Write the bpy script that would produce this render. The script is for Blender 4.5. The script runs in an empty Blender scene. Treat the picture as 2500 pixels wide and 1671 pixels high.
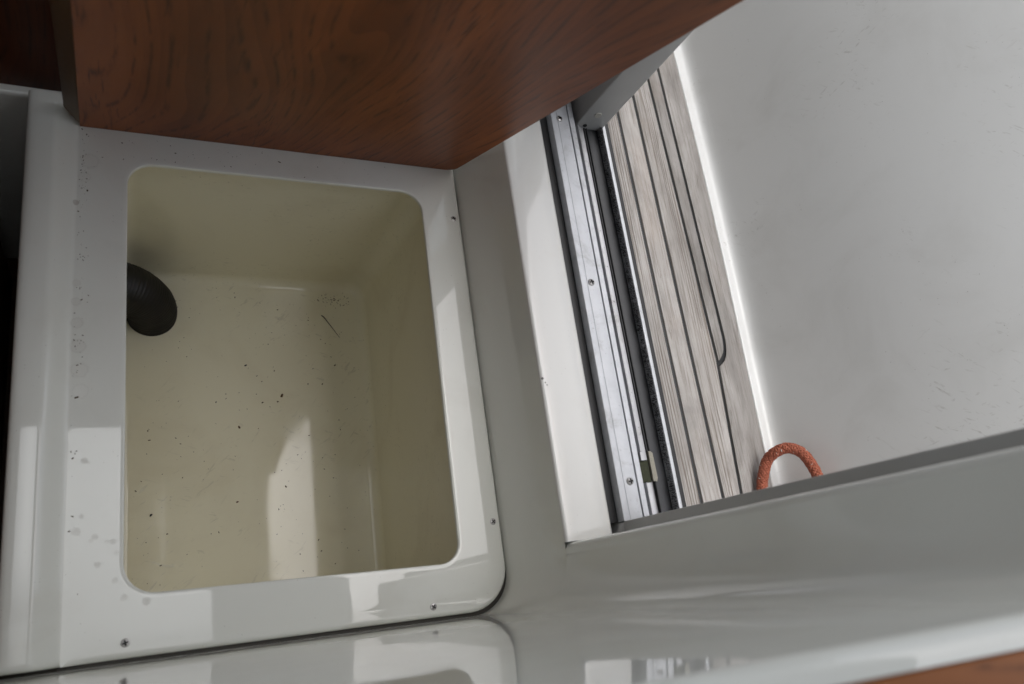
import bpy, bmesh, math, random
from mathutils import Vector, Matrix, noise
random.seed(7)
sc = bpy.context.scene
COL = sc.collection
R = math.radians

# ------------------------------------------------------------------ camera
cam = bpy.data.cameras.new('camera')
camo = bpy.data.objects.new('camera', cam); COL.objects.link(camo)
cam.sensor_width = 36; cam.lens = 26.62; cam.clip_start = 0.02; cam.clip_end = 4000
Mw = Matrix(((0.8939308, -0.00962815, -0.44810157, 0.0),
             (-0.13910247, 0.94444176, -0.29779231, 0.0),
             (0.42607303, 0.32853776, 0.84292628, 1.0),
             (0, 0, 0, 1)))
camo.matrix_world = Mw
cam.dof.use_dof = True; cam.dof.focus_distance = 1.22; cam.dof.aperture_fstop = 4.5
sc.camera = camo

# ------------------------------------------------------------------ sky, sun, exposure
SUN_EL, SUN_AZ = R(80), R(10)          # azimuth measured from +Y towards +X
w = bpy.data.worlds.new('World'); sc.world = w; w.use_nodes = True
nt = w.node_tree; nt.nodes.clear()
sky = nt.nodes.new('ShaderNodeTexSky'); sky.sky_type = 'NISHITA'; sky.sun_disc = False
sky.sun_elevation = SUN_EL; sky.sun_rotation = SUN_AZ
sky.air_density = 1.0; sky.dust_density = 4.0; sky.ozone_density = 1.0
hsv = nt.nodes.new('ShaderNodeHueSaturation'); hsv.inputs['Saturation'].default_value = 0.36
bg = nt.nodes.new('ShaderNodeBackground'); bg.inputs['Strength'].default_value = 0.135
wo = nt.nodes.new('ShaderNodeOutputWorld')
nt.links.new(sky.outputs[0], hsv.inputs['Color']); nt.links.new(hsv.outputs[0], bg.inputs['Color'])
nt.links.new(bg.outputs[0], wo.inputs['Surface'])
sun = bpy.data.lights.new('sun', 'SUN'); sun.energy = 0.5; sun.angle = R(75); sun.color = (1, .97, .93)
suno = bpy.data.objects.new('sun', sun); COL.objects.link(suno)
sd = Vector((math.sin(SUN_AZ) * math.cos(SUN_EL), math.cos(SUN_AZ) * math.cos(SUN_EL), math.sin(SUN_EL)))
suno.rotation_euler = sd.to_track_quat('Z', 'Y').to_euler(); suno.location = (3, 2, 5)
vs = sc.view_settings; vs.view_transform = 'Standard'; vs.look = 'None'; vs.gamma = 1; vs.exposure = 1.07
vs.use_curve_mapping = False
sc.render.engine = 'CYCLES'
sc.cycles.use_denoising = True
sc.cycles.max_bounces = 10; sc.cycles.diffuse_bounces = 7; sc.cycles.glossy_bounces = 6
sc.cycles.caustics_reflective = False; sc.cycles.caustics_refractive = False
sc.cycles.sample_clamp_indirect = 6

# ------------------------------------------------------------------ helpers
def link(name, me, mat=None, parent=None, smooth=True):
    o = bpy.data.objects.new(name, me); COL.objects.link(o)
    if mat is not None and len(me.materials) == 0: me.materials.append(mat)
    if smooth: me.polygons.foreach_set('use_smooth', [True] * len(me.polygons))
    if parent is not None: o.parent = parent
    return o
def tag(o, label=None, cat=None, group=None, kind=None):
    if label: o['label'] = label
    if cat: o['category'] = cat
    if group: o['group'] = group
    if kind: o['kind'] = kind
    return o
def empty(name, label, cat, loc=(0, 0, 0), group=None):
    o = bpy.data.objects.new(name, None); COL.objects.link(o); o.location = loc; o.empty_display_size = .05
    return tag(o, label, cat, group)
def mesh(verts, faces):
    me = bpy.data.meshes.new('m'); me.from_pydata([tuple(v) for v in verts], [], faces); me.update(); return me
def fix(me):
    bm = bmesh.new(); bm.from_mesh(me)
    bmesh.ops.remove_doubles(bm, verts=bm.verts, dist=1e-5)
    bmesh.ops.recalc_face_normals(bm, faces=bm.faces); bm.to_mesh(me); bm.free(); return me
def sharp(me, deg=35):
    bm = bmesh.new(); bm.from_mesh(me)
    for e in bm.edges:
        if len(e.link_faces) == 2 and e.calc_face_angle(0) > R(deg): e.smooth = False
    bm.to_mesh(me); bm.free(); return me
def loft(rings, closed=True, cap0=False, cap1=False):
    n = len(rings[0]); v = [p for r in rings for p in r]; f = []
    for i in range(len(rings) - 1):
        for j in range(n if closed else n - 1):
            k = (j + 1) % n
            f.append((i * n + j, i * n + k, (i + 1) * n + k, (i + 1) * n + j))
    if cap0: f.append(tuple(range(n))[::-1])
    if cap1: f.append(tuple((len(rings) - 1) * n + j for j in range(n)))
    return mesh(v, f)
def box(x0, x1, y0, y1, z0, z1, bev=0.0, seg=2):
    bm = bmesh.new(); bmesh.ops.create_cube(bm, size=1)
    for v in bm.verts:
        v.co = ((x0 + x1) / 2 + v.co.x * (x1 - x0), (y0 + y1) / 2 + v.co.y * (y1 - y0), (z0 + z1) / 2 + v.co.z * (z1 - z0))
    if bev: bmesh.ops.bevel(bm, geom=bm.edges[:], offset=bev, segments=seg, profile=.5, affect='EDGES')
    me = bpy.data.meshes.new('b'); bm.to_mesh(me); bm.free(); return sharp(me, 50)
def prism(poly, z0, z1, bev=0.0):
    """polygon in x,y raised from z0 to z1, top edge eased"""
    bm = bmesh.new()
    b = [bm.verts.new((x, y, z0)) for x, y in poly]; t = [bm.verts.new((x, y, z1)) for x, y in poly]
    n = len(poly)
    top = bm.faces.new(t)
    bm.faces.new(b[::-1])
    for i in range(n): bm.faces.new((b[i], b[(i + 1) % n], t[(i + 1) % n], t[i]))
    if bev: bmesh.ops.bevel(bm, geom=top.edges[:], offset=bev, segments=2, profile=.5, affect='EDGES')
    bmesh.ops.recalc_face_normals(bm, faces=bm.faces)
    me = bpy.data.meshes.new('p'); bm.to_mesh(me); bm.free(); return sharp(me, 30)
def rquad(c, rad, ns=20, nc=10):
    """rounded quad, corners counter-clockwise, fixed vertex count so rings can be lofted"""
    out = []; m = len(c)
    for i in range(m):
        p = Vector(c[i]); a = Vector(c[i - 1]); b = Vector(c[(i + 1) % m])
        u = (a - p).normalized(); v = (b - p).normalized(); r = rad[i]
        ang = u.angle(v); t = r / math.tan(ang / 2); ce = p + (u + v).normalized() * (r / math.sin(ang / 2))
        s = p + u * t - ce; e = p + v * t - ce
        for k in range(nc + 1):
            q = k / nc; om = s.angle(e)
            d = (math.sin((1 - q) * om) * s + math.sin(q * om) * e) / math.sin(om) if om > 1e-4 else s
            out.append(ce + d)
        nx = Vector(c[(i + 1) % m]); nn = Vector(c[(i + 2) % m])
        u2 = (p - nx).normalized(); v2 = (nn - nx).normalized(); t2 = rad[(i + 1) % m] / math.tan(u2.angle(v2) / 2)
        A = p + v * t; B = nx + u2 * t2
        for k in range(1, ns): out.append(A.lerp(B, k / ns))
    return out
def catmull(P, n):
    P = [Vector(p) for p in P]; P = [P[0] * 2 - P[1]] + P + [P[-1] * 2 - P[-2]]; out = []
    for i in range(1, len(P) - 2):
        for k in range(n):
            t = k / n; a, b, c, d = P[i - 1:i + 3]
            out.append(.5 * ((2 * b) + (c - a) * t + (2 * a - 5 * b + 4 * c - d) * t * t + (3 * b - a - 3 * c + d) * t ** 3))
    out.append(P[-2]); return out
def frames(path):
    fr = []; up = Vector((0, 0, 1))
    t0 = (path[1] - path[0]).normalized(); n = up.cross(t0)
    n = n.normalized() if n.length > .01 else Vector((1, 0, 0))
    for i, p in enumerate(path):
        t = (path[min(i + 1, len(path) - 1)] - path[max(i - 1, 0)]).normalized()
        n = (n - t * n.dot(t)).normalized(); fr.append((p, n, t.cross(n), t))
    return fr

# ------------------------------------------------------------------ materials
def newmat(name):
    m = bpy.data.materials.new(name); m.use_nodes = True
    return m, m.node_tree.nodes, m.node_tree.links, m.node_tree.nodes['Principled BSDF']
def nd(N, t, **kw):
    n = N.new(t)
    for k, v in kw.items():
        if hasattr(n, k): setattr(n, k, v)
        else: n.inputs[k].default_value = v
    return n
def ramp(N, stops):
    r = N.new('ShaderNodeValToRGB'); e = r.color_ramp.elements
    while len(e) < len(stops): e.new(.5)
    for q, (p, c) in zip(e, stops): q.position = p; q.color = (*c, 1) if len(c) == 3 else c
    return r
def mix(N, L, fac, a, b, mode='MIX'):
    m = N.new('ShaderNodeMix'); m.data_type = 'RGBA'; m.blend_type = mode
    for s, v in ((0, fac), (6, a), (7, b)):
        if hasattr(v, 'links') or hasattr(v, 'is_output'): L.new(v, m.inputs[s])
        else: m.inputs[s].default_value = v if s == 0 else (*v, 1)
    return m.outputs[2]
def math_(N, L, op, a, b=None, c=None):
    m = N.new('ShaderNodeMath'); m.operation = op
    for i, v in enumerate((a, b, c)):
        if v is None: continue
        if hasattr(v, 'is_output'): L.new(v, m.inputs[i])
        else: m.inputs[i].default_value = v
    return m.outputs[0]
def coords(N, L, scale=(1, 1, 1), rot=(0, 0, 0), loc=(0, 0, 0)):
    tc = N.new('ShaderNodeTexCoord'); mp = N.new('ShaderNodeMapping')
    mp.inputs['Scale'].default_value = scale; mp.inputs['Rotation'].default_value = rot; mp.inputs['Location'].default_value = loc
    L.new(tc.outputs['Object'], mp.inputs[0]); return mp.outputs[0]
def tex(N, L, co, scale, detail=4, rough=.55, dist=0.0):
    t = nd(N, 'ShaderNodeTexNoise', Scale=scale, Detail=detail, Roughness=rough, Distortion=dist); L.new(co, t.inputs['Vector']); return t.outputs['Fac']
def step(N, L, v, lo, hi):
    m = N.new('ShaderNodeMapRange'); m.interpolation_type = 'SMOOTHSTEP'
    m.inputs['From Min'].default_value = lo; m.inputs['From Max'].default_value = hi; L.new(v, m.inputs['Value']); return m.outputs[0]

def gelcoat(name, col, dull=(.50, .47, .40), rough=.10, smudge=.25, specks=.5, scuff=0.0, spots=(), wave=.0004, speck_scale=260, rvar=.10, saxis='X', smask=(.50, .66), ior=1.52):
    m, N, L, P = newmat(name)
    co = coords(N, L)
    c = mix(N, L, math_(N, L, 'MULTIPLY', step(N, L, tex(N, L, co, 5.5, 6, .6, .6), .46, .75), smudge), col, dull)
    # fine grime specks, thinned out by a broad mask
    v = nd(N, 'ShaderNodeTexVoronoi', Scale=speck_scale, Randomness=1.0); L.new(co, v.inputs['Vector'])
    sp = math_(N, L, 'SUBTRACT', 1.0, step(N, L, v.outputs['Distance'], .05, .16))
    pick = nd(N, 'ShaderNodeSeparateColor'); L.new(v.outputs['Color'], pick.inputs[0])
    sp = math_(N, L, 'MULTIPLY', sp, step(N, L, pick.outputs[0], .86, .9))
    sp = math_(N, L, 'MULTIPLY', sp, step(N, L, tex(N, L, co, 9, 3, .6), .42, .62))
    c = mix(N, L, math_(N, L, 'MULTIPLY', sp, specks), c, (.10, .085, .06))
    rgh = math_(N, L, 'ADD', rough, math_(N, L, 'MULTIPLY', step(N, L, tex(N, L, co, 14, 5, .65), .45, .8), rvar))
    if scuff:
        for rz, s, off in ((R(55), (130, 24, 150), 0), (R(38), (140, 20, 170), 3), (R(110), (130, 28, 140), 7)):
            tc = N.new('ShaderNodeTexCoord'); mp = N.new('ShaderNodeMapping'); mp.inputs['Rotation'].default_value = (rz, 0, 0) if saxis == 'X' else (0, 0, rz); mp.inputs['Location'].default_value = (0, off, off)
            mp2 = N.new('ShaderNodeMapping'); mp2.inputs['Scale'].default_value = s
            L.new(tc.outputs['Object'], mp.inputs[0]); L.new(mp.outputs[0], mp2.inputs[0])
            q = step(N, L, tex(N, L, mp2.outputs[0], 1.0, 3, .6), .63, .72)
            q = math_(N, L, 'MULTIPLY', q, step(N, L, tex(N, L, co, 4.5, 4, .6), *smask))
            rgh = math_(N, L, 'ADD', rgh, math_(N, L, 'MULTIPLY', q, .2))
            c = mix(N, L, math_(N, L, 'MULTIPLY', q, scuff), c, (.20, .19, .15))
    for (x, y, z, r, k, kc) in spots:
        d = N.new('ShaderNodeVectorMath'); d.operation = 'DISTANCE'; d.inputs[1].default_value = (x, y, z)
        tcn = N.new('ShaderNodeTexCoord'); L.new(tcn.outputs['Object'], d.inputs[0])
        q = math_(N, L, 'SUBTRACT', 1.0, step(N, L, math_(N, L, 'ADD', d.outputs['Value'], math_(N, L, 'MULTIPLY', tex(N, L, co, 180, 2), r * .5)), r * .95, r * 1.35))
        c = mix(N, L, math_(N, L, 'MULTIPLY', q, k), c, kc)
        rgh = math_(N, L, 'ADD', rgh, math_(N, L, 'MULTIPLY', q, .25))
    L.new(c, P.inputs['Base Color']); L.new(rgh, P.inputs['Roughness'])
    P.inputs['IOR'].default_value = ior
    b = nd(N, 'ShaderNodeBump', Strength=1.0, Distance=wave); L.new(tex(N, L, co, 11, 2, .5), b.inputs['Height']); L.new(b.outputs[0], P.inputs['Normal'])
    return m

def metal(name, col=(.62, .63, .65), rough=.32, dirt=.5, brushed=True, pit=True):
    m, N, L, P = newmat(name); P.inputs['Metallic'].default_value = 1.0
    co = coords(N, L)
    c = mix(N, L, math_(N, L, 'MULTIPLY', step(N, L, tex(N, L, co, 22, 8, .7, .5), .5, .72), dirt), col, (.23, .22, .20))
    if pit: c = mix(N, L, math_(N, L, 'MULTIPLY', step(N, L, tex(N, L, co, 240, 3, .6), .66, .72), .8 * dirt), c, (.06, .055, .05))
    L.new(c, P.inputs['Base Color'])
    r = math_(N, L, 'ADD', rough, math_(N, L, 'MULTIPLY', tex(N, L, co, 60, 5), .2)); L.new(r, P.inputs['Roughness'])
    if brushed:
        s = coords(N, L, (900, 6, 900)); b = nd(N, 'ShaderNodeBump', Strength=.1, Distance=.0002); L.new(tex(N, L, s, 1, 3), b.inputs['Height']); L.new(b.outputs[0], P.inputs['Normal'])
    return m
def plain(name, col, rough=.5, var=.25, sc_=30, metallic=0.0, bump=0.0):
    m, N, L, P = newmat(name); co = coords(N, L)
    d = tuple(x * (1 - var) for x in col)
    L.new(mix(N, L, tex(N, L, co, sc_, 6, .65), d, tuple(min(1, x * (1 + var * .6)) for x in col)), P.inputs['Base Color'])
    L.new(math_(N, L, 'ADD', rough - .08, math_(N, L, 'MULTIPLY', tex(N, L, co, sc_ * 2, 4), .16)), P.inputs['Roughness']); P.inputs['Metallic'].default_value = metallic
    if bump:
        b = nd(N, 'ShaderNodeBump', Strength=.6, Distance=bump); L.new(tex(N, L, co, sc_ * 6, 4), b.inputs['Height']); L.new(b.outputs[0], P.inputs['Normal'])
    return m
def veneer(name, dark, mid, light, gloss=.32, along='Y', pore=.75, scale=1.0):
    """varnished wood with figured grain running along one object axis"""
    m, N, L, P = newmat(name)
    k = {'X': (.13, 1, 1), 'Y': (1, .13, 1), 'Z': (1, 1, .13)}[along]
    s = tuple(q * 8 * scale for q in k)
    base = coords(N, L, s)
    warp = nd(N, 'ShaderNodeTexNoise', Scale=.55, Detail=3, Roughness=.5); L.new(base, warp.inputs['Vector'])
    add = N.new('ShaderNodeVectorMath'); add.operation = 'MULTIPLY_ADD'; L.new(warp.outputs['Color'], add.inputs[0]); add.inputs[1].default_value = (1.9, 1.9, 1.9); L.new(base, add.inputs[2])
    wv = nd(N, 'ShaderNodeTexNoise', Scale=1.1, Detail=7, Roughness=.62); L.new(add.outputs[0], wv.inputs['Vector'])
    col = ramp(N, [(.30, tuple(a_ * .55 + b_ * .45 for a_, b_ in zip(dark, mid))), (.5, mid), (.72, light)]); L.new(wv.outputs['Fac'], col.inputs[0])
    # long growth-ring lines that wander and open into cathedrals
    ax = {'X': 'Y', 'Y': 'X', 'Z': 'X'}[along]
    sx = N.new('ShaderNodeSeparateXYZ'); L.new(coords(N, L), sx.inputs[0])
    lo = {'X': (.85, 3.2, 3.2), 'Y': (3.2, .85, 3.2), 'Z': (3.2, 3.2, .85)}[along]
    v_ = math_(N, L, 'ADD', math_(N, L, 'MULTIPLY', sx.outputs[ax], 40.0), math_(N, L, 'MULTIPLY', tex(N, L, coords(N, L, lo), 1.0, 2, .40), 24.0))
    rg = math_(N, L, 'FRACT', v_)
    ln = math_(N, L, 'SUBTRACT', 1.0, step(N, L, math_(N, L, 'ABSOLUTE', math_(N, L, 'SUBTRACT', rg, .5)), .0, .17))
    hi = {'X': (14, 110, 110), 'Y': (110, 14, 110), 'Z': (110, 110, 14)}[along]
    ln = math_(N, L, 'MULTIPLY', ln, step(N, L, tex(N, L, coords(N, L, hi), 1.0, 3, .6), .38, .62))
    c = mix(N, L, math_(N, L, 'MULTIPLY', ln, .7), col.outputs[0], tuple(x * .35 for x in dark))
    gr = math_(N, L, 'MULTIPLY', rg, .22)
    c = mix(N, L, gr, c, light)
    # short dark pores
    kp = {'X': (14, 260, 260), 'Y': (260, 14, 260), 'Z': (260, 260, 14)}[along]
    addp = N.new('ShaderNodeVectorMath'); addp.operation = 'MULTIPLY_ADD'; L.new(warp.outputs['Color'], addp.inputs[0]); addp.inputs[1].default_value = (9, 9, 9)
    L.new(coords(N, L, kp), addp.inputs[2])
    po = step(N, L, tex(N, L, addp.outputs[0], 1.0, 2, .5), .60, .72)
    po = math_(N, L, 'MULTIPLY', po, step(N, L, tex(N, L, base, 1.4, 3), .40, .6))
    c = mix(N, L, math_(N, L, 'MULTIPLY', po, pore), c, tuple(x * .25 for x in dark))
    P.inputs['Specular IOR Level'].default_value = .22
    L.new(c, P.inputs['Base Color'])
    L.new(math_(N, L, 'ADD', gloss, math_(N, L, 'MULTIPLY', tex(N, L, coords(N, L), 8, 4), .12)), P.inputs['Roughness'])
    b = nd(N, 'ShaderNodeBump', Strength=.35, Distance=.0005); L.new(po, b.inputs['Height']); b.invert = True; L.new(b.outputs[0], P.inputs['Normal'])
    return m
def deck_teak(name, straight):
    m, N, L, P = newmat(name)
    oi = N.new('ShaderNodeObjectInfo'); tc = N.new('ShaderNodeTexCoord')
    off = N.new('ShaderNodeVectorMath'); off.operation = 'MULTIPLY_ADD'; off.inputs[1].default_value = (1, 1, 1)
    cb = N.new('ShaderNodeCombineXYZ'); L.new(math_(N, L, 'MULTIPLY', oi.outputs['Random'], 13.0), cb.inputs[0]); L.new(math_(N, L, 'MULTIPLY', oi.outputs['Random'], 31.0), cb.inputs[1])
    L.new(tc.outputs['Object'], off.inputs[0]); L.new(cb.outputs[0], off.inputs[2])
    def C(s):
        mp = N.new('ShaderNodeMapping'); mp.inputs['Scale'].default_value = s; L.new(off.outputs[0], mp.inputs[0]); return mp.outputs[0]
    g = tex(N, L, C((14, 3, 14)), 1.5, 6, .65, .8)
    c = ramp(N, [(.3, (.225, .212, .20)), (.5, (.335, .318, .302)), (.7, (.45, .432, .418))]); L.new(g, c.inputs[0])
    fine = tex(N, L, C((330, 9, 330)), 1, 5, .75)
    cc = mix(N, L, math_(N, L, 'MULTIPLY', step(N, L, fine, .47, .68), .75), c.outputs[0], (.17, .145, .125))
    if straight:
        sx = N.new('ShaderNodeSeparateXYZ'); L.new(off.outputs[0], sx.inputs[0])
        fr_n = math_(N, L, 'FRACT', math_(N, L, 'ADD', math_(N, L, 'MULTIPLY', sx.outputs['X'], 170.0), math_(N, L, 'MULTIPLY', tex(N, L, C((40, 1.2, 20)), 1, 3, .5), 4.5)))
        st = math_(N, L, 'SUBTRACT', 1.0, step(N, L, math_(N, L, 'ABSOLUTE', math_(N, L, 'SUBTRACT', fr_n, .5)), .05, .26))
        st = math_(N, L, 'MULTIPLY', st, step(N, L, tex(N, L, C((60, 4, 60)), 1, 3, .6), .34, .58))
        cc = mix(N, L, math_(N, L, 'MULTIPLY', st, .72), cc, (.13, .10, .075))
    else:
        st = step(N, L, tex(N, L, C((60, 9, 60)), 1, 5, .7, 1.4), .60, .74)
        cc = mix(N, L, math_(N, L, 'MULTIPLY', st, .55), cc, (.16, .135, .115))
    cc = mix(N, L, math_(N, L, 'MULTIPLY', step(N, L, tex(N, L, C((9, 5, 9)), 1, 3), .55, .75), .25), cc, (.36, .29, .24))
    tone = N.new('ShaderNodeMapRange'); L.new(oi.outputs['Random'], tone.inputs['Value']); tone.inputs['To Min'].default_value = .80; tone.inputs['To Max'].default_value = 1.16
    hv = N.new('ShaderNodeHueSaturation'); L.new(tone.outputs[0], hv.inputs['Value']); L.new(cc, hv.inputs['Color'])
    L.new(hv.outputs[0], P.inputs['Base Color']); P.inputs['Roughness'].default_value = .8
    b = nd(N, 'ShaderNodeBump', Strength=.7, Distance=.0012); L.new(math_(N, L, 'ADD', st, math_(N, L, 'MULTIPLY', fine, .5)), b.inputs['Height']); b.invert = True; L.new(b.outputs[0], P.inputs['Normal'])
    return m

WHITE = (.735, .745, .70)
drops = [(-.049, .201, 0, .0042, .40), (-.050, .137, 0, .0030, .38), (-.055, .121, 0, .0052, .30), (-.036, .113, 0, .0038, .42), (-.040, .109, 0, .0026, .4),
         (-.018, .106, 0, .0036, .38), (-.024, .1065, 0, .0024, .25), (-.014, .093, 0, .0030, .25), (-.033, .082, 0, .0038, .40), (-.015, .063, 0, .0036, .35),
         (-.006, .043, 0, .0040, .35), (.017, .036, 0, .0050, .42), (-.044, .1985, 0, .0018, .25)]
stain = [(-.063, .425, 0, .005, .5), (-.0625, .40, 0, .006, .5), (-.061, .372, 0, .0075, .5), (-.059, .342, 0, .0095, .45), (-.057, .312, 0, .011, .4), (-.055, .285, 0, .010, .3), (-.052, .60, 0, .012, .35), (-.058, .575, 0, .008, .3), (-.0665, .537, 0, .0042, 1.3)]
M_base = gelcoat('locker gelcoat', WHITE, rough=.025, rvar=.05, smudge=.22, specks=.5, wave=.00012, spots=[(x, y, z, r, k * .6, (.46, .44, .40)) for x, y, z, r, k in drops + stain], speck_scale=210)
M_liner = gelcoat('locker liner topcoat', (.755, .722, .575), dull=(.57, .51, .37), rough=.05, rvar=.10, ior=1.42, smudge=.30, specks=.8, speck_scale=150, wave=.0003, scuff=.22, saxis='Z', smask=(.42, .6))
M_wall = gelcoat('cabin moulding gelcoat', (.81, .82, .77), rough=.03, smudge=.12, specks=.35, wave=.00025)
M_sill = gelcoat('sill gelcoat', (.66, .655, .63), rough=.10, smudge=.22, specks=.45, spots=[(.5035, .2565, .1255, .0022, .9, (.03, .03, .03)), (.507, .2505, .1255, .0012, .9, (.04, .04, .04)), (.509, .247, .126, .0016, .6, (.1, .1, .1))])
M_bul = gelcoat('bulwark gelcoat', (.765, .778, .77), dull=(.63, .635, .615), rough=.30, smudge=.4, specks=.6, scuff=.3, smask=(.50, .68), wave=.0003, speck_scale=170)
M_alu = metal('anodised aluminium', (.60, .61, .63), .62, .35)
M_alu_dirty = metal('dirty aluminium', (.42, .42, .43), .45, .85)
M_steel = metal('stainless steel', (.42, .41, .40), .34, .40, brushed=False)
M_black = plain('black rubber and gap shadow', (.012, .012, .013), .55, .4, 60)
M_caulk = plain('deck caulking', (.022, .023, .025), .6, .4, 80)
M_recess = plain('dark screw recess', (.01, .01, .01), .6)
M_grey = plain('grey painted metal', (.40, .40, .39), .42, .10, 25)
M_greydk = plain('dark grey track', (.026, .027, .030), .5, .4, 90)
M_panel = veneer('teak veneer', (.050, .015, .005), (.185, .052, .014), (.33, .098, .024), .38, 'Y', pore=.6)
M_edge = plain('worn panel edge', (.17, .105, .05), .5, .35, 70)
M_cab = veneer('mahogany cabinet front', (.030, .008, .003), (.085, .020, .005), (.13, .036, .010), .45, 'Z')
M_top = veneer('varnished worktop', (.19, .065, .022), (.33, .115, .035), (.45, .17, .055), .30, 'X')
M_sole = veneer('dark cabin sole', (.018, .009, .005), (.035, .017, .009), (.055, .026, .013), .40, 'X')
M_teak_a = deck_teak('weathered teak straight grain', True)
M_teak_b = deck_teak('weathered teak flat grain', False)
M_sealant = plain('dirty sealant', (.030, .024, .017), .6, .6, 120)
M_lining = plain('cabin lining', (.55, .53, .48), .6, .08, 8)
M_crumb = plain('dirt crumbs', (.10, .07, .04), .8, .6, 300)

# ------------------------------------------------------------------ water and cabin shell (the setting)
def water():
    m, N, L, P = newmat('harbour water'); P.inputs['Base Color'].default_value = (.035, .05, .05, 1); P.inputs['Roughness'].default_value = .08
    b = nd(N, 'ShaderNodeBump', Strength=.5, Distance=.05); L.new(tex(N, L, coords(N, L), 1.6, 5), b.inputs['Height']); L.new(b.outputs[0], P.inputs['Normal'])
    s = 1500; o = link('water', mesh([(-s, -s, -1.3), (s, -s, -1.3), (s, s, -1.3), (-s, s, -1.3)], [(0, 1, 2, 3)]), m)
    tag(o, kind='structure')
water()
ZR = 1.62
sole = link('cabin_floor', box(-1.7, .60, -1.5, 2.0, -.58, -.52), M_sole); tag(sole, kind='structure')
# roof with an open hatch
hx0, hx1, hy0, hy1 = -1.5, .23, -.55, .64
roof = empty('roof', 'pale cabin roof with an open hatch overhead', 'roof'); roof['kind'] = 'structure'
for a in ((-1.75, hx0, -1.55, 2.05), (hx1, .64, -1.55, 2.05), (hx0, hx1, -1.55, hy0), (hx0, hx1, hy1, 2.05)):
    link('roof_panel', box(a[0], a[1], a[2], a[3], ZR, ZR + .05), M_lining, roof)
mt, N, L, P = newmat('added dimming tint'); N.remove(P)
tr = N.new('ShaderNodeBsdfTransparent'); tr.inputs[0].default_value = (.34, .36, .375, 1)
gl = N.new('ShaderNodeBsdfGlossy'); gl.inputs['Roughness'].default_value = .03; fz = N.new('ShaderNodeFresnel'); mx = N.new('ShaderNodeMixShader')
L.new(fz.outputs[0], mx.inputs[0]); L.new(tr.outputs[0], mx.inputs[1]); L.new(gl.outputs[0], mx.inputs[2]); L.new(mx.outputs[0], N['Material Output'].inputs['Surface'])
link('dimming_pane', mesh([(hx0, hy0, ZR + .03), (hx1, hy0, ZR + .03), (hx1, hy1, ZR + .03), (hx0, hy1, ZR + .03)], [(0, 1, 2, 3)]), mt, roof)  # unseen tinted pane added to dim the sky through the hatch
for nm, a in (('cabin_wall_port', (-1.75, -1.70, -1.5, 2.0, -.58, .42)), ('window_header', (-1.75, -1.70, -1.5, 2.0, 1.45, ZR)), ('window_pillar', (-1.75, -1.70, .55, .70, .42, 1.45)), ('cabin_wall_forward', (-1.70, .60, 2.0, 2.05, -.58, .62)), ('windscreen_header', (-1.70, .60, 2.0, 2.05, 1.42, ZR)), ('cabin_wall_aft', (-1.70, .60, -1.55, -1.5, -.58, ZR))):
    tag(link(nm, box(*a), M_lining), kind='structure')

# ------------------------------------------------------------------ side deck: caulked teak planks
ZD = -.04
deck = link('deck', box(.60, 1.27, -1.6, 2.6, -.10, ZD - .0035), M_caulk); tag(deck, kind='structure')
Y0, Y1 = -1.5, 2.5
def plank(poly, mat): return link('plank', prism(poly, ZD - .012, ZD, .0008), mat, deck)
def ext(x, y): return x
g = .0036
plank([(.706, Y0), (.820 - g, Y0), (.812 - g, Y1), (.706, Y1)], M_teak_b)
for xa, xb, mt in ((.8225, .8715, M_teak_a), (.8715, .9205, M_teak_b)):
    plank([(xa + .006 + g, Y0), (xb + .006 - g, Y0), (xb - .012 - g, Y1), (xa - .012 + g, Y1)], mt)
# third plank narrows aft where the margin plank curves in
s4 = [(.948, Y0), (.958, .0), (.9615, .086), (.968, .20), (.9745, .300), (.977, .335), (.972, .60), (.965, .97), (.955, Y1)]
plank([(.9265 + g, Y0)] + [(x - g, y) for x, y in s4] + [(.9085 + g, Y1)], M_teak_a)
nib = [(.9765, .3275), (.985, .3315), (.9925, .338), (.9985, .347), (1.0025, .358), (1.0045, .372), (1.005, .39), (1.004, .486), (1.0015, .75), (.999, 1.006), (.992, Y1)]
plank([(.9785 + g, .3285 + 2 * g), (.985, .3315 + 2 * g), (.9915, .3385 + 2 * g), (.9963, .348 + g)] + [(x - g, y) for x, y in nib[4:]] + [(x + g, y) for x, y in s4[:4:-1]], M_teak_b)
bx = [(Y0, 1.006), (0, 1.033), (.151, 1.0385), (.40, 1.0465), (.624, 1.0545), (.805, 1.0545), (1.059, 1.054), (1.6, 1.045), (Y1, 1.02)]
def base_x(y):
    for (a, xa), (b, xb) in zip(bx, bx[1:]):
        if a <= y <= b:
            t = (y - a) / (b - a); return xa + (xb - xa) * t
    return bx[-1][1]
marg = [(x + g, y) for x, y in s4[:5]] + [(x + g * .9, y - g * .9) for x, y in nib[:5]] + [(x + g, y) for x, y in nib[5:]]
plank(marg + [(xx + .004, yy) for yy, xx in bx[::-1]], M_teak_b)

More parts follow.
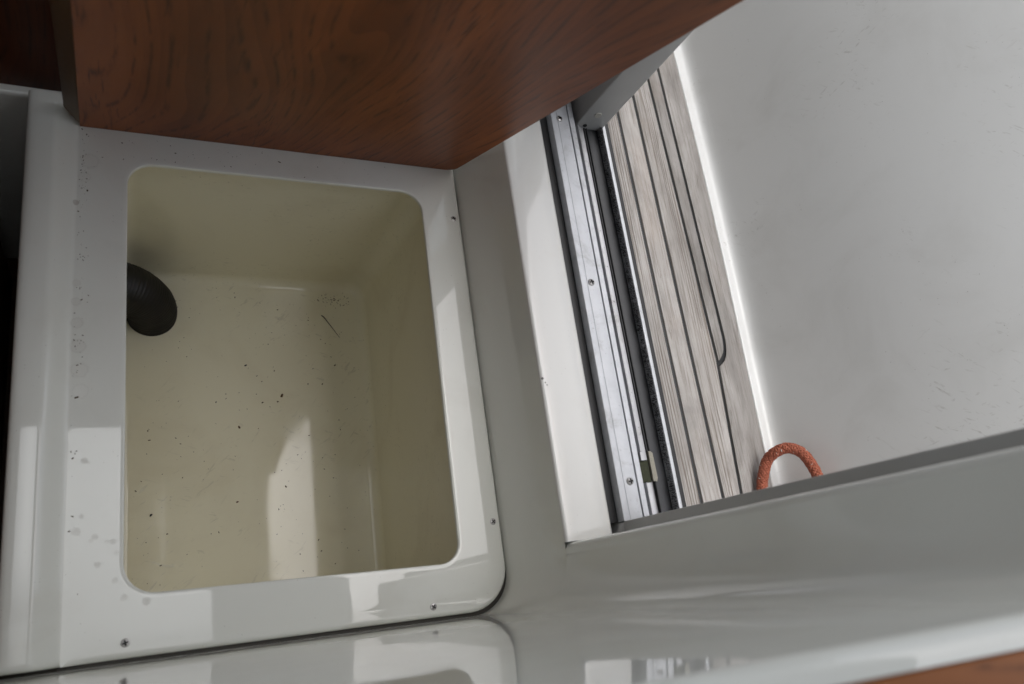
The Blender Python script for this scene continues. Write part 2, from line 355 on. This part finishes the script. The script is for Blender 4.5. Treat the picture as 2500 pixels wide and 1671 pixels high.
# ------------------------------------------------------------------ bulwark
ys = [Y0 + (Y1 - Y0) * i / 80 for i in range(81)]
def bxs(y):   # smoothed base line
    return sum(base_x(max(Y0, min(Y1, y + d))) for d in (-.15, -.08, 0, .08, .15)) / 5
prof = [(0, ZD - .012), (0, ZD + .001), (.001, ZD + .0022), (.004, ZD + .0028), (.018, ZD + .0036), (.0235, ZD + .0050), (.0280, ZD + .0082), (.0310, ZD + .0130), (.0332, ZD + .020), (.0355, ZD + .032), (.0382, ZD + .048), (.0412, ZD + .066),
        (.0510, .08), (.0640, .15), (.0800, .23), (.0990, .31), (.121, .39), (.146, .47), (.173, .55), (.197, .615), (.214, .65), (.224, .665), (.240, .672), (.275, .672), (.29, .66), (.295, .64), (.295, -.3), (.10, -.3)]
bul = link('bulwark', fix(loft([[(bxs(y) + (dx - .006 if dx > .01 else dx), y, z) for dx, z in prof] for y in ys], True, True, True)), M_bul)
sharp(bul.data, 60)
tag(bul, 'scuffed pale grey bulwark rising beside the teak side deck', 'bulwark')

# ------------------------------------------------------------------ moulded cabin wall with sill and jamb
wall = empty('cabin_wall', 'glossy white moulded cabin wall with a door sill and curved corner', 'wall')
def Xw(z):
    T = [(-.2, .474), (0, .4745), (.02, .4795), (.045, .4875), (.08, .4945), (.12, .5005), (.2, .504), (1.7, .505)]
    for (a, xa), (b, xb) in zip(T, T[1:]):
        if z <= b: return xa + (xb - xa) * max(0, (z - a)) / (b - a)
    return T[-1][1]
def Yw(z): return -.0380 - .0135 * min(1, max(0, z) / .7)
def rc(z): return .055 + .012 * min(1, max(0, z) / .10)
def plan(z, ystart, jamb):
    p = []; X = Xw(z); Y = Yw(z); r = rc(z)
    if jamb:
        p += [(.60, .0370), (.54, .0368), (X + .010, .0362), (X + .005, .0352), (X + .0018, .0325), (X, .0285), (X, .0275), (X, .026), (X, .024), (X, .022)]
    else:
        p += [(X, y_) for y_ in (ystart, 1.2, .8, .5, .3, .18, .11, .075, .0505, .040, .0335, .031, .0295)]
    slope = -.028 * (1 - min(1, max(0, z) / .7))
    for k in range(1, 25):
        a = (math.pi / 2) * k / 24
        p.append((X - r + r * math.cos(a), Y + r - r * math.sin(a)))
    xe = X - r
    for k in range(1, 41):
        x = xe - (xe + 1.2) * k / 40
        p.append((x, Y + (x - xe) * slope * (1 if x > -.2 else .9)))
    return p
zs = [-.3, -.1, -.03, 0, .01, .02, .032, .045, .06, .08, .10, .1215]
lower = fix(loft([[(x, y, z) for x, y in plan(z, 1.7, False)] for z in zs], False))
link('lower_wall', lower, M_wall, wall)
def ztop(x): return .684 + .26 * max(0, x - .205)
ups = [.1215, .15, .2, .3, .45, .6, 1.0]
rings = []
for i, z in enumerate(ups):
    ring = []
    for x, y in plan(z if z < .7 else .7, 1.7, True):
        ring.append((x, y, min(z, 1.6) if z < .7 else ztop(x)))
    rings.append(ring)
# rounded top bead turning away from the cabin
base = rings[-1]
def outward(i):
    a = Vector(base[max(0, i - 1)]); b = Vector(base[min(len(base) - 1, i + 1)]); t = b - a; t.z = 0; t.normalize()
    return Vector((-t.y, t.x, 0))
for k in range(1, 9):
    a = math.pi / 2 * k / 8; rr = .011
    ring = []
    for i, p in enumerate(base):
        o = outward(i); q = Vector(p) + o * rr * (1 - math.cos(a)); q.z += rr * math.sin(a); ring.append(tuple(q))
    rings.append(ring)
ring = []
for i, p in enumerate(rings[-1]):
    q = Vector(p) + outward(i) * .004; ring.append(tuple(q))
rings.append(ring)
up = fix(loft(rings, False))
link('upper_wall', up, M_wall, wall)
# door sill: top and outer edge (inner face belongs to the lower wall)
S = .1255
sp = [(Xw(.1215), .1215), (Xw(.1215) + .0006, .1236), (Xw(.1215) + .002, .1249), (Xw(.1215) + .0045, .12555), (.52, .1262), (.55, .1262), (.565, .1256), (.5705, .1245), (.5745, .1215), (.5765, .1165), (.577, .11), (.577, -.02)]
link('door_sill', fix(loft([[(x, y, z) for x, z in sp] for y in (.0372, .3, .6, .9, 1.7)], False)), M_sill, wall)
# wall beyond the doorway and above it, never in the picture but shading it
link('wall_panel', box(.506, .60, .92, 2.0, .135, ZR), M_lining, wall)
link('wall_panel', box(.506, .60, -1.5, .92, 1.40, ZR), M_lining, wall)
link('wall_panel', box(.512, .598, -1.5, -.95, .80, 1.40), M_lining, wall)
link('wall_panel', box(.512, .598, -1.5, .030, -.5, .78), M_lining, wall)
# worktop behind the moulded wall
def tops(x): return ztop(x) + .011
wt = []
N_ = 40
for i in range(N_ + 1):
    x = -1.1 + 1.60 * i / N_
    yb = Yw(.7) if x < Xw(.7) - rc(.7) else None
    if yb is None:
        r = rc(.7); d = max(0, min(1, (x - (Xw(.7) - r)) / r)); yb = Yw(.7) + r - r * math.sqrt(max(0, 1 - d * d)) if d < 1 else Yw(.7) + r
    ye = yb - .0158
    z = tops(x)
    wt.append([(x, ye, z - .02), (x, ye, z - .001), (x, ye - .0015, z + .0005), (x, -.62, z + .0005), (x, -.62, z - .02)])
top = link('worktop', sharp(fix(loft(wt, True, True, True)), 40), M_top)
tag(top, 'orange brown varnished wood worktop behind the white rounded rim', 'worktop')
tag(link('console_base', box(-1.1, .50, -.60, -.10, -.52, .66), M_lining), 'white console base under the wood worktop', 'console')

# ------------------------------------------------------------------ aluminium door post, track and sliding door
post = empty('door_post', 'dark grey metal door post at the aft side of the doorway', 'door post', (.6, .0, .1))
def child(name, me, mat, par, smooth=True):
    o = link(name, me, mat, par, smooth); o.matrix_parent_inverse = Matrix.Translation(par.location).inverted(); return o
child('post_face', box(.5925, .640, -.02, .0545, .126, .84, .0012), M_grey, post)
child('post_foot', box(.5965, .640, -.02, .0535, .03, .1258), M_grey, post)
track = empty('door_track', 'silver aluminium sliding door track beside the cream sill', 'door track', (.64, .5, 0))
ya, yb = .055, 1.68
def bar(x0, x1, z0, z1, mat, name, y0=None, y1=None, bev=.0006): return child(name, box(x0, x1, ya if y0 is None else y0, yb if y1 is None else y1, z0, z1, bev), mat, track)
bar(.5945, .6052, .06, .1257, M_alu, 'track_plate', bev=.0007)
mid_plate = bar(.6056, .6262, .06, .1252, M_alu, 'track_plate', bev=.0004)
bar(.6285, .6375, .06, .1254, M_alu, 'track_plate', bev=.0006)
bar(.5775, .5942, .05, .1115, M_black, 'gap_shadow')  # black strip, the gap's shadow put in as colour
bar(.6263, .6284, .06, .1215, M_greydk, 'groove')
bar(.6376, .700, .06, .1065, M_alu_dirty, 'channel_floor')
for a, b in ((.148, yb), (ya, .1045)):
    bar(.6475, .6500, .1066, .1185, M_alu_dirty, 'guide_rail', a, b, .0008)
    bar(.6501, .6605, .1066, .1135, M_alu_dirty, 'guide_rail', a - .012 if a > .1 else a, b, .0008)
bar(.6625, .6650, .1066, .1130, M_black, 'rubber_strip', .148)
bar(.6675, .6695, .1066, .1125, M_black, 'rubber_strip')
bar(.6700, .6925, .1066, .1080, M_greydk, 'channel_lining')
bar(.6935, .7000, .02, .1215, M_alu, 'outer_lip', bev=.0012)
bar(.7002, .7075, -.035, .1205, M_black, 'lip_edge_strip')  # black strip along the outer lip, next to the teak
# mossy break in the rail
m_moss = plain('moss and grime', (.040, .044, .022), .9, .7, 260, bump=.001)
m_chip = plain('pale plastic chip', (.27, .25, .20), .6, .4, 160)
child('grime', box(.646, .664, .104, .148, .1066, .1092, .001), m_moss, track)
child('guide_block', prism([(.6650, .106), (.6715, .105), (.6735, .110), (.6728, .146), (.6690, .1495), (.6652, .149)], .1066, .1128, .0008), m_chip, track)
# fuzzy pile of the brush seal
bm = bmesh.new()
for i in range(5200):
    y = random.uniform(ya, yb if i % 5 == 0 else .82); z = random.uniform(.109, .1212); x = .6934
    ln = random.uniform(.004, .0105) * (0.7 + .6 * noise.noise(Vector((0, y * 30, 3)))); up_ = random.uniform(-.001, .0025)
    d = Vector((-ln * .8, random.uniform(-.002, .002), up_ + ln * .25)); wd = .0005
    v = [bm.verts.new((x, y - wd, z)), bm.verts.new((x, y + wd, z)), bm.verts.new((x + d.x, y + d.y, z + d.z))]
    bm.faces.new(v)
me = bpy.data.meshes.new('br'); bm.to_mesh(me); bm.free()
br = child('brush_seal', me, M_black, track, False); br['kind'] = 'stuff'

def screw_mesh(Rr, h, mat_i=0):
    """screw head: dome with a real cross recess"""
    bm = bmesh.new(); n = 28
    outer = [bm.verts.new((Rr * .92 * math.cos(2 * math.pi * i / n), Rr * .92 * math.sin(2 * math.pi * i / n), 0)) for i in range(n)]
    a, b = Rr * .20, Rr * .66
    cr = [(b, a), (a, a), (a, b), (-a, b), (-a, a), (-b, a), (-b, -a), (-a, -a), (-a, -b), (a, -b), (a, -a), (b, -a)]
    inner = [bm.verts.new((x, y, 0)) for x, y in cr]
    ed = [bm.edges.new((outer[i], outer[(i + 1) % n])) for i in range(n)] + [bm.edges.new((inner[i], inner[(i + 1) % 12])) for i in range(12)]
    bmesh.ops.triangle_fill(bm, edges=ed, use_beauty=True)
    for v in bm.verts: v.co.z = h * (1 - (v.co.x ** 2 + v.co.y ** 2) / Rr ** 2 * .75)
    rim = [bm.verts.new((Rr * math.cos(2 * math.pi * i / n), Rr * math.sin(2 * math.pi * i / n), -.0004)) for i in range(n)]
    for i in range(n): bm.faces.new((outer[i], rim[i], rim[(i + 1) % n], outer[(i + 1) % n]))
    low = [bm.verts.new((x * .8, y * .8, h * .15)) for x, y in cr]
    dark = []
    for i in range(12): dark.append(bm.faces.new((inner[i], inner[(i + 1) % 12], low[(i + 1) % 12], low[i])))
    dark.append(bm.faces.new(low))
    bmesh.ops.recalc_face_normals(bm, faces=bm.faces)
    for f in dark: f.material_index = 1
    me = bpy.data.meshes.new('s'); bm.to_mesh(me); bm.free()
    me.materials.append(M_steel); me.materials.append(M_recess); return sharp(me, 40)
pan = screw_mesh(.0056, .0030); csk = screw_mesh(.0047, .0013)
for x, y, a in ((.6125, .405, .3), (.6155, .107, .1), (.6090, .690, .6)):
    o = link('screw', pan, None, mid_plate); o.location = (x, y, .1255); o.rotation_euler = (0, 0, a)

door = empty('sliding_door', 'grey edge of a sliding door standing on the track behind the wood panel', 'door', (.67, .70, .11))
stile = child('door_stile', box(.645, .697, .690, .770, .1085, 1.39, .0025), M_grey, door)
child('bottom_rail', box(.6452, .6968, .7702, 1.45, .1085, .30, .0025), M_grey, door)
child('top_rail', box(.6452, .6968, .7702, 1.45, 1.30, 1.39, .0025), M_grey, door)
mg, N, L, P = newmat('door glass'); P.inputs['Transmission Weight'].default_value = 1; P.inputs['Roughness'].default_value = .02; P.inputs['Base Color'].default_value = (.8, .86, .85, 1)
child('pane', box(.667, .673, .7703, 1.45, .3003, 1.2997), mg, door)
def disc(r, n=24):
    bm = bmesh.new(); bmesh.ops.create_cone(bm, cap_ends=True, segments=n, radius1=r, radius2=r * .93, depth=.0016)
    me = bpy.data.meshes.new('d'); bm.to_mesh(me); bm.free(); return sharp(me)
o = link('plug', disc(.0062), plain('pale plug', (.36, .35, .31), .5, .1), stile); o.location = (.668, .6895, .150); o.rotation_euler = (R(90), 0, 0)
o = link('screw_hole', disc(.0035), M_recess, stile); o.location = (.661, .6895, .1195); o.rotation_euler = (R(90), 0, 0)

# ------------------------------------------------------------------ locker base
lock = empty('locker_base', 'white moulded locker base with a large rounded rectangular opening', 'locker', (.2, .3, 0))
opening = [(-.0065, .0455), (.4035, .0335), (.4075, .6035), (-.0078, .6040)]
orad = [.036, .028, .034, .032]
outer = [(-.066, -.0205), (.4722, -.0348), (.4722, .70), (-.066, .70)]
orr = [.002, .058, .002, .002]
def shrink(c, d):
    out = []
    for i in range(4):
        p = Vector(c[i]); u = (Vector(c[i - 1]) - p).normalized(); v = (Vector(c[(i + 1) % 4]) - p).normalized()
        out.append(tuple(p + (u + v) * d))
    return out
def L2(c, r, z): return [(p.x, p.y, z) for p in rquad(c, r)]
RO = .008
ring_in = [L2(opening, orad, -.0055), L2(opening, orad, -.0012)]
ring_in.append([(x, y, -.0004) for x, y, _ in L2(shrink(opening, -.0004), [r + .0004 for r in orad], 0)])
ring_in.append(L2(shrink(opening, -.0013), [r + .0013 for r in orad], 0))
inner_top = L2(shrink(opening, -.006), [r + .006 for r in orad], 0)
flat_out = L2(shrink(outer, RO), [max(.002, r - RO) for r in orr], 0)
mid = [[(a[0] * (1 - t) + b[0] * t, a[1] * (1 - t) + b[1] * t, 0) for a, b in zip(inner_top, flat_out)] for t in (.33, .66)]
rings = ring_in + [inner_top] + mid
nper = len(flat_out)
out_loop = L2(outer, orr, 0)
def weight(p):   # how far the outer edge rolls over: right and aft sides only
    x, y, _ = p
    wr = max(0, min(1, (x - .40) / .06)) * max(0, min(1, (.69 - y) / .03))
    wb = max(0, min(1, (.012 - y) / .03)) * max(0, min(1, (x + .064) / .02))
    return max(wr, wb)
for k in range(0, 9):
    a = math.pi / 2 * k / 8
    ring = []
    for i in range(nper):
        f0, f1 = Vector(flat_out[i]), Vector(out_loop[i]); wgt = weight(out_loop[i])
        q = f0.lerp(f1, math.sin(a)); q.z = -RO * (1 - math.cos(a)) * wgt; ring.append(tuple(q))
    rings.append(ring)
rings.append([(x, y, -.05) for x, y, z in rings[-1]])
fr = loft(rings, True)
# raised left edge
RP = [(-.0660, 0), (-.0672, .0002), (-.0690, .0012), (-.0725, .0042), (-.0790, .0108), (-.0855, .0172), (-.0885, .0196), (-.0915, .0212), (-.0950, .0220), (-.1100, .0223), (-.1160, .0219), (-.1200, .0207), (-.1222, .0185), (-.1232, .0155), (-.1236, .011), (-.1240, -.10), (-.1240, -.52)]
def yfront(x): return -.0205 - (x + .066) * .0266
def ridge_ring(y_off, drop): return [(x, yfront(x) + y_off, z - (drop if z > -.05 else 0)) for x, z in RP]
rr_ = [[(x, yfront(x), -.05 if z > -.05 else z) for x, z in RP], ridge_ring(0, .009), ridge_ring(.0008, .0055), ridge_ring(.0025, .0028), ridge_ring(.005, .001), ridge_ring(.009, 0)]
for y in (.1, .2, .3, .4, .5, .6, .684): rr_.append([(x, y, z) for x, z in RP])
rd = loft(rr_, False)
bm = bmesh.new(); bm.from_mesh(fr); bm.from_mesh(rd)
bmesh.ops.recalc_face_normals(bm, faces=bm.faces); me = bpy.data.meshes.new('frame'); bm.to_mesh(me); bm.free(); sharp(me, 50)
top_frame = child('top_frame', me, M_base, lock)
# liner
def tilt(x): return -(x - .2) * math.tan(R(1.6))
Ltop = [(-.030, .004), (.4215, -.006), (.4265, .622), (-.030, .622)]
Lbot = [(-.022, .016), (.4150, .006), (.4215, .6145), (-.022, .6145)]
DZ = -.40; FR = .020
def lerpq(a, b, t): return [tuple(Vector(p).lerp(Vector(q), t)) for p, q in zip(a, b)]
rg = [L2(opening, orad, -.0056), L2(Ltop, [.04] * 4, -.0075)]
for t in (.15, .4, .7): rg.append(L2(lerpq(Ltop, Lbot, t), [.034] * 4, -.0075 + (DZ + .0075) * t))
for k in range(0, 9):
    a = math.pi / 2 * k / 8
    d = FR * (1 - math.cos(a)); z = DZ + FR - FR * math.sin(a)
    rg.append([(p.x, p.y, z + tilt(p.x)) for p in rquad(shrink(Lbot, d), [.034 - d * .5] * 4)])
for t in (.25, .5, .75, .98):
    cen = Vector((.2, .31))
    rg.append([(p.x, p.y, DZ + tilt(p.x)) for p in [Vector(q).lerp(cen, t) for q in rquad(shrink(Lbot, FR), [.034 - FR * .5] * 4)]])
ln = fix(loft(rg, True, False, True)); sharp(ln, 60)
child('liner', ln, M_liner, lock)
for x, y, a in ((.4590, .562, .2), (.4595, .083, .6), (.3580, -.0180, .9), (-.004, -.0055, .25)):
    o = link('screw', csk, None, top_frame); o.location = (x, y, .0003); o.rotation_euler = (0, 0, a)
# grubby sealant down in the joint round the base
path = [(.4735, .655 - i * .02) for i in range(30)]
jl = []
prev = rquad(shrink(outer, -.0022), [.003, .060, .003, .003])
pts = [p for p in prev if (p.x > .47 and p.y < .66) or (p.x > .41 and p.y < .03) or (p.y < -.015 and p.x > -.068)]
pts = sorted(pts, key=lambda p: math.atan2(p.y - .3, p.x - .2))
pts = [p for p in pts if not (p.x < -.06 and p.y > 0)]
v = []; f = []
for i, p in enumerate(pts):
    d = (Vector((.2, .3)) - p).normalized() * .006
    zz = -.0105 + .0015 * noise.noise(Vector((p.x * 60, p.y * 60, 0)))
    v += [(p.x - d.x, p.y - d.y, zz), (p.x + d.x, p.y + d.y, zz)]
for i in range(len(pts) - 1): f.append((2 * i, 2 * i + 1, 2 * i + 3, 2 * i + 2))
child('sealant', mesh(v, f), M_sealant, lock)
child('sealant', box(-.1236, -.064, -.030, -.012, -.03, -.0112), M_sealant, lock)

# ------------------------------------------------------------------ hose in the locker corner
hp = catmull([(.030, .537, -.400), (.029, .538, -.370), (.020, .541, -.338), (-.004, .547, -.308), (-.045, .553, -.292), (-.10, .556, -.285)], 26)
rings = []
fr_ = frames(hp)
dist = 0
for i, (p, n, b, t) in enumerate(fr_):
    if i: dist += (p - fr_[i - 1][0]).length
    rad = .0405 + .0010 * math.sin(dist * 2 * math.pi / .0042)
    rings.append([tuple(p + (n * math.cos(2 * math.pi * k / 48) + b * math.sin(2 * math.pi * k / 48)) * rad) for k in range(48)])
hose = link('hose', fix(loft(rings, True)), plain('black hose rubber', (.011, .0095, .009), .5, .35, 40))
tag(hose, 'fat black ribbed hose curving down into the locker corner', 'hose')

# ------------------------------------------------------------------ leaning wood panel
panel = empty('wood_panel', 'brown teak veneer panel leaning over the locker opening', 'panel', (0, .65, .002))
panel.rotation_euler = (math.atan(.325), 0, 0)
HT = .72
def px(h): return -.0650 + .036 * h
th = .024
pr = [(px(0), 0), (.452, 0), (.4585, .0015), (.4640, .0052), (.4675, .0105), (.4690, .017), (.4690, HT), (px(HT), HT)]
bm = bmesh.new()
fv = [bm.verts.new((x, h, 0)) for x, h in pr]; bv = [bm.verts.new((x, h, -th)) for x, h in pr]
bm.faces.new(fv); bm.faces.new(bv[::-1]); n = len(pr)
for i in range(n - 1): bm.faces.new((fv[i], bv[i], bv[i + 1], fv[i + 1]))
bm.faces.new((fv[n - 1], bv[n - 1], bv[0], fv[0]))
bmesh.ops.recalc_face_normals(bm, faces=bm.faces)
me = bpy.data.meshes.new('pf'); bm.to_mesh(me); bm.free()
# panel local frame: x across, y up the face, z towards the cabin
link('veneer_face', sharp(me, 30), M_panel, panel)
for o in panel.children: o.rotation_euler = (R(90), 0, 0)
# bevelled edge strip on the left end
ev = []
for k in range(25):
    h = .012 + (HT - .012) * k / 24; x = px(h) - .0004; wv = .0005 * noise.noise(Vector((h * 40, 0, 5)))
    ev.append([(x + wv, h, .0003), (x - .0012 + wv, h, -.0009), (x - .0165, h + .012 * (k == 0), -.0155), (x - .018, h + .012 * (k == 0), -.0185), (x - .018, h + .012 * (k == 0), -th), (x, h, -th)])
o = link('edge_strip', sharp(fix(loft(ev, True, True, True)), 30), M_edge, panel); o.rotation_euler = (R(90), 0, 0)

# ------------------------------------------------------------------ cabinet in the dark corner at the left
cab = empty('cabinet', 'dark mahogany cabinet on a white plinth in the shadowed corner', 'cabinet', (-.5, .70, -.5))
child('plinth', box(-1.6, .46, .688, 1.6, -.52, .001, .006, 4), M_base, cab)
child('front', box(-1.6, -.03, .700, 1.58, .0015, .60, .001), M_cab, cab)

tag(link('shade_blocker', box(-1.15, -.195, -.02, .66, -.52, .45, .02, 3), M_cab), 'added unseen dark wood seat base across the footwell', 'blocker')  # unseen block added to keep light off the plinth and floor

# ------------------------------------------------------------------ rope loop on the side deck
RPTS = [(.955, -.06, -.026), (.980, .03, -.026), (.9964, .0912, -.024), (1.0022, .1121, -.021), (1.0105, .1386, -.010), (1.0165, .1500, .010), (1.0283, .1524, .027), (1.0420, .1407, .041), (1.0500, .1171, .049), (1.0530, .0901, .053), (1.052, .05, .048), (1.045, .0, .02), (1.02, -.04, -.02)]
rpath = catmull(RPTS, 22); RRAD = .0093
L_ = [0]
for a, b in zip(rpath, rpath[1:]): L_.append(L_[-1] + (b - a).length)
total = L_[-1]; NS = 900
def at(s):
    import bisect
    i = max(0, min(len(L_) - 2, bisect.bisect_right(L_, s) - 1)); t = (s - L_[i]) / max(1e-9, L_[i + 1] - L_[i]); return rpath[i].lerp(rpath[i + 1], t)
fine = [at(total * i / NS) for i in range(NS + 1)]
frr = frames(fine)
rope = empty('mooring_rope', 'orange braided rope loop lying against the bulwark on the deck', 'rope', (1.02, .1, -.04))
m_rope = plain('faded orange rope', (.36, .105, .058), .75, .35, 180)
m_fleck = plain('pale rope fleck', (.55, .52, .46), .7, .2, 100)
core = [[tuple(p + (n * math.cos(2 * math.pi * k / 12) + b * math.sin(2 * math.pi * k / 12)) * RRAD * .82) for k in range(12)] for (p, n, b, t) in frr[::6]]
child('core', loft(core, True), m_rope, rope)
NSTR = 8; pitch = .050
allv = []; allf = []; mats = []
for sgn in (1, -1):
    for k in range(NSTR):
        rings = []
        for i in range(0, NS + 1, 2):
            s = total * i / NS; ph = sgn * (2 * math.pi * s / pitch) + 2 * math.pi * k / NSTR
            lift = .00075 * math.sin((2 * math.pi * s / pitch) * NSTR + (0 if sgn > 0 else math.pi) + k * math.pi)
            p, n, b, t = frr[i]
            rad_d = n * math.cos(ph) + b * math.sin(ph); tan = (-n * math.sin(ph) + b * math.cos(ph))
            cc = p + rad_d * (RRAD * .86 + lift)
            rings.append([cc + rad_d * .0015 * math.cos(q) + tan * .0027 * math.sin(q) for q in [2 * math.pi * j / 6 for j in range(6)]])
        o0 = len(allv)
        for r in rings: allv += [tuple(q) for q in r]
        for i in range(len(rings) - 1):
            fl = 1 if (k % 4 == 0 and (i * 7 + k * 13 + (3 if sgn > 0 else 0)) % 97 < 3) else 0
            for j in range(6):
                q = (j + 1) % 6; allf.append((o0 + i * 6 + j, o0 + i * 6 + q, o0 + (i + 1) * 6 + q, o0 + (i + 1) * 6 + j)); mats.append(fl)
me = mesh(allv, allf); me.materials.append(m_rope); me.materials.append(m_fleck); me.polygons.foreach_set('material_index', mats)
child('braid', me, None, rope)

# small chrome fitting on the bulwark, half hidden by the post
bm = bmesh.new(); bmesh.ops.create_uvsphere(bm, u_segments=20, v_segments=10, radius=.0085)
for v_ in bm.verts: v_.co.x *= .5
me = bpy.data.meshes.new('f'); bm.to_mesh(me); bm.free()
fit = empty('snap_fitting', 'small chrome snap fitting on the bulwark beside the door post', 'fitting', (1.099, .088, .222))
link('stud', me, M_steel, fit); o = link('base_ring', disc(.0125), M_steel, fit); o.rotation_euler = (0, R(90), 0); o.location.x = .003

# ------------------------------------------------------------------ dirt lying about
def specks(name, label, n, area, z, size, mat, shape=None):
    bm = bmesh.new(); k = 0
    while k < n:
        x, y = area()
        s = size * math.exp(random.gauss(0, .45)); a = random.uniform(0, math.pi); el = random.uniform(1, 2.6)
        zz = z(x, y); vs_ = []
        for j in range(6):
            q = 2 * math.pi * j / 6; dx = s * el * math.cos(q) * random.uniform(.7, 1.2); dy = s * math.sin(q) * random.uniform(.7, 1.2)
            vs_.append(bm.verts.new((x + dx * math.cos(a) - dy * math.sin(a), y + dx * math.sin(a) + dy * math.cos(a), zz)))
        tp = bm.verts.new((x, y, zz + s * .9))
        for j in range(6): bm.faces.new((vs_[j], vs_[(j + 1) % 6], tp))
        k += 1
    me = bpy.data.meshes.new('sp'); bm.to_mesh(me); bm.free()
    return tag(link(name, me, mat, None, False), label, 'dirt', kind='stuff')
def zl(x, y): return DZ + tilt(x) + .0003
specks('dirt_specks', 'fine dark dirt specks over the locker floor', 210, lambda: (random.uniform(.0, .395), random.uniform(.02, .595)), zl, .00055, M_crumb)
specks('dirt_specks', 'clustered grit in the back right floor corner of the locker', 70, lambda: (random.gauss(.362, .014), random.gauss(.580, .010)), zl, .0005, M_crumb)
specks('dirt_specks', 'dark grit along the raised left edge of the locker base', 110, lambda: (-.064 + abs(random.gauss(0, .006)), random.choice((random.uniform(.3, .64), random.gauss(.60, .03), random.uniform(.02, .5)))), lambda x, y: .0004, .0004, M_crumb)
specks('dirt_specks', 'fine grit on the locker frame beside the wood panel', 60, lambda: (random.uniform(-.06, .44), random.uniform(.607, .645)), lambda x, y: .0003, .00035, M_crumb)
def crumb(x, y, s, a, label, mat=M_crumb):
    bm = bmesh.new(); bmesh.ops.create_icosphere(bm, subdivisions=2, radius=s)
    for v in bm.verts:
        v.co *= 1 + .45 * noise.noise(v.co * (1.3 / s) + Vector((x * 100, y * 90, 0))); v.co.x *= 1.8; v.co.z *= .5
    me = bpy.data.meshes.new('c'); bm.to_mesh(me); bm.free()
    o = link('crumb', me, mat); o.location = (x, y, zl(x, y) + s * .3); o.rotation_euler = (0, 0, a)
    tag(o, label, 'crumb', 'crumbs on the locker floor')
m_rust = plain('rusty crumb', (.10, .045, .012), .8, .5, 300)
crumb(.249, .384, .0022, 1.1, 'largest brown crumb in the middle of the locker floor', m_rust)
crumb(.187, .443, .0014, .4, 'small black crumb towards the back of the locker floor', M_black)
crumb(.172, .327, .0016, 2.0, 'brown crumb left of the middle of the locker floor', m_rust)
crumb(.165, .195, .0014, .3, 'rusty crumb at the front of the locker floor', m_rust)
crumb(.134, .374, .0010, 1.2, 'tiny dark crumb nearest the black hose', M_black)
crumb(.030, .184, .0014, .8, 'dark crumb near the front left of the locker floor', M_black)
tw = catmull([(.3325, .547, 0), (.338, .542, .0006), (.350, .524, .0012), (.366, .501, .0002)], 8); rings = []
for i, (p, n, b, t) in enumerate(frames(tw)):
    r = .0011 * (1 - abs(i / (len(tw) - 1) - .25) * .9); rings.append([tuple(p + Vector((0, 0, zl(p.x, p.y) + .0009)) + (n * math.cos(q) + b * math.sin(q)) * r) for q in [2 * math.pi * j / 6 for j in range(6)]])
tag(link('twig', loft(rings, True, True, True), M_black), 'thin dark twig lying on the locker floor', 'twig')
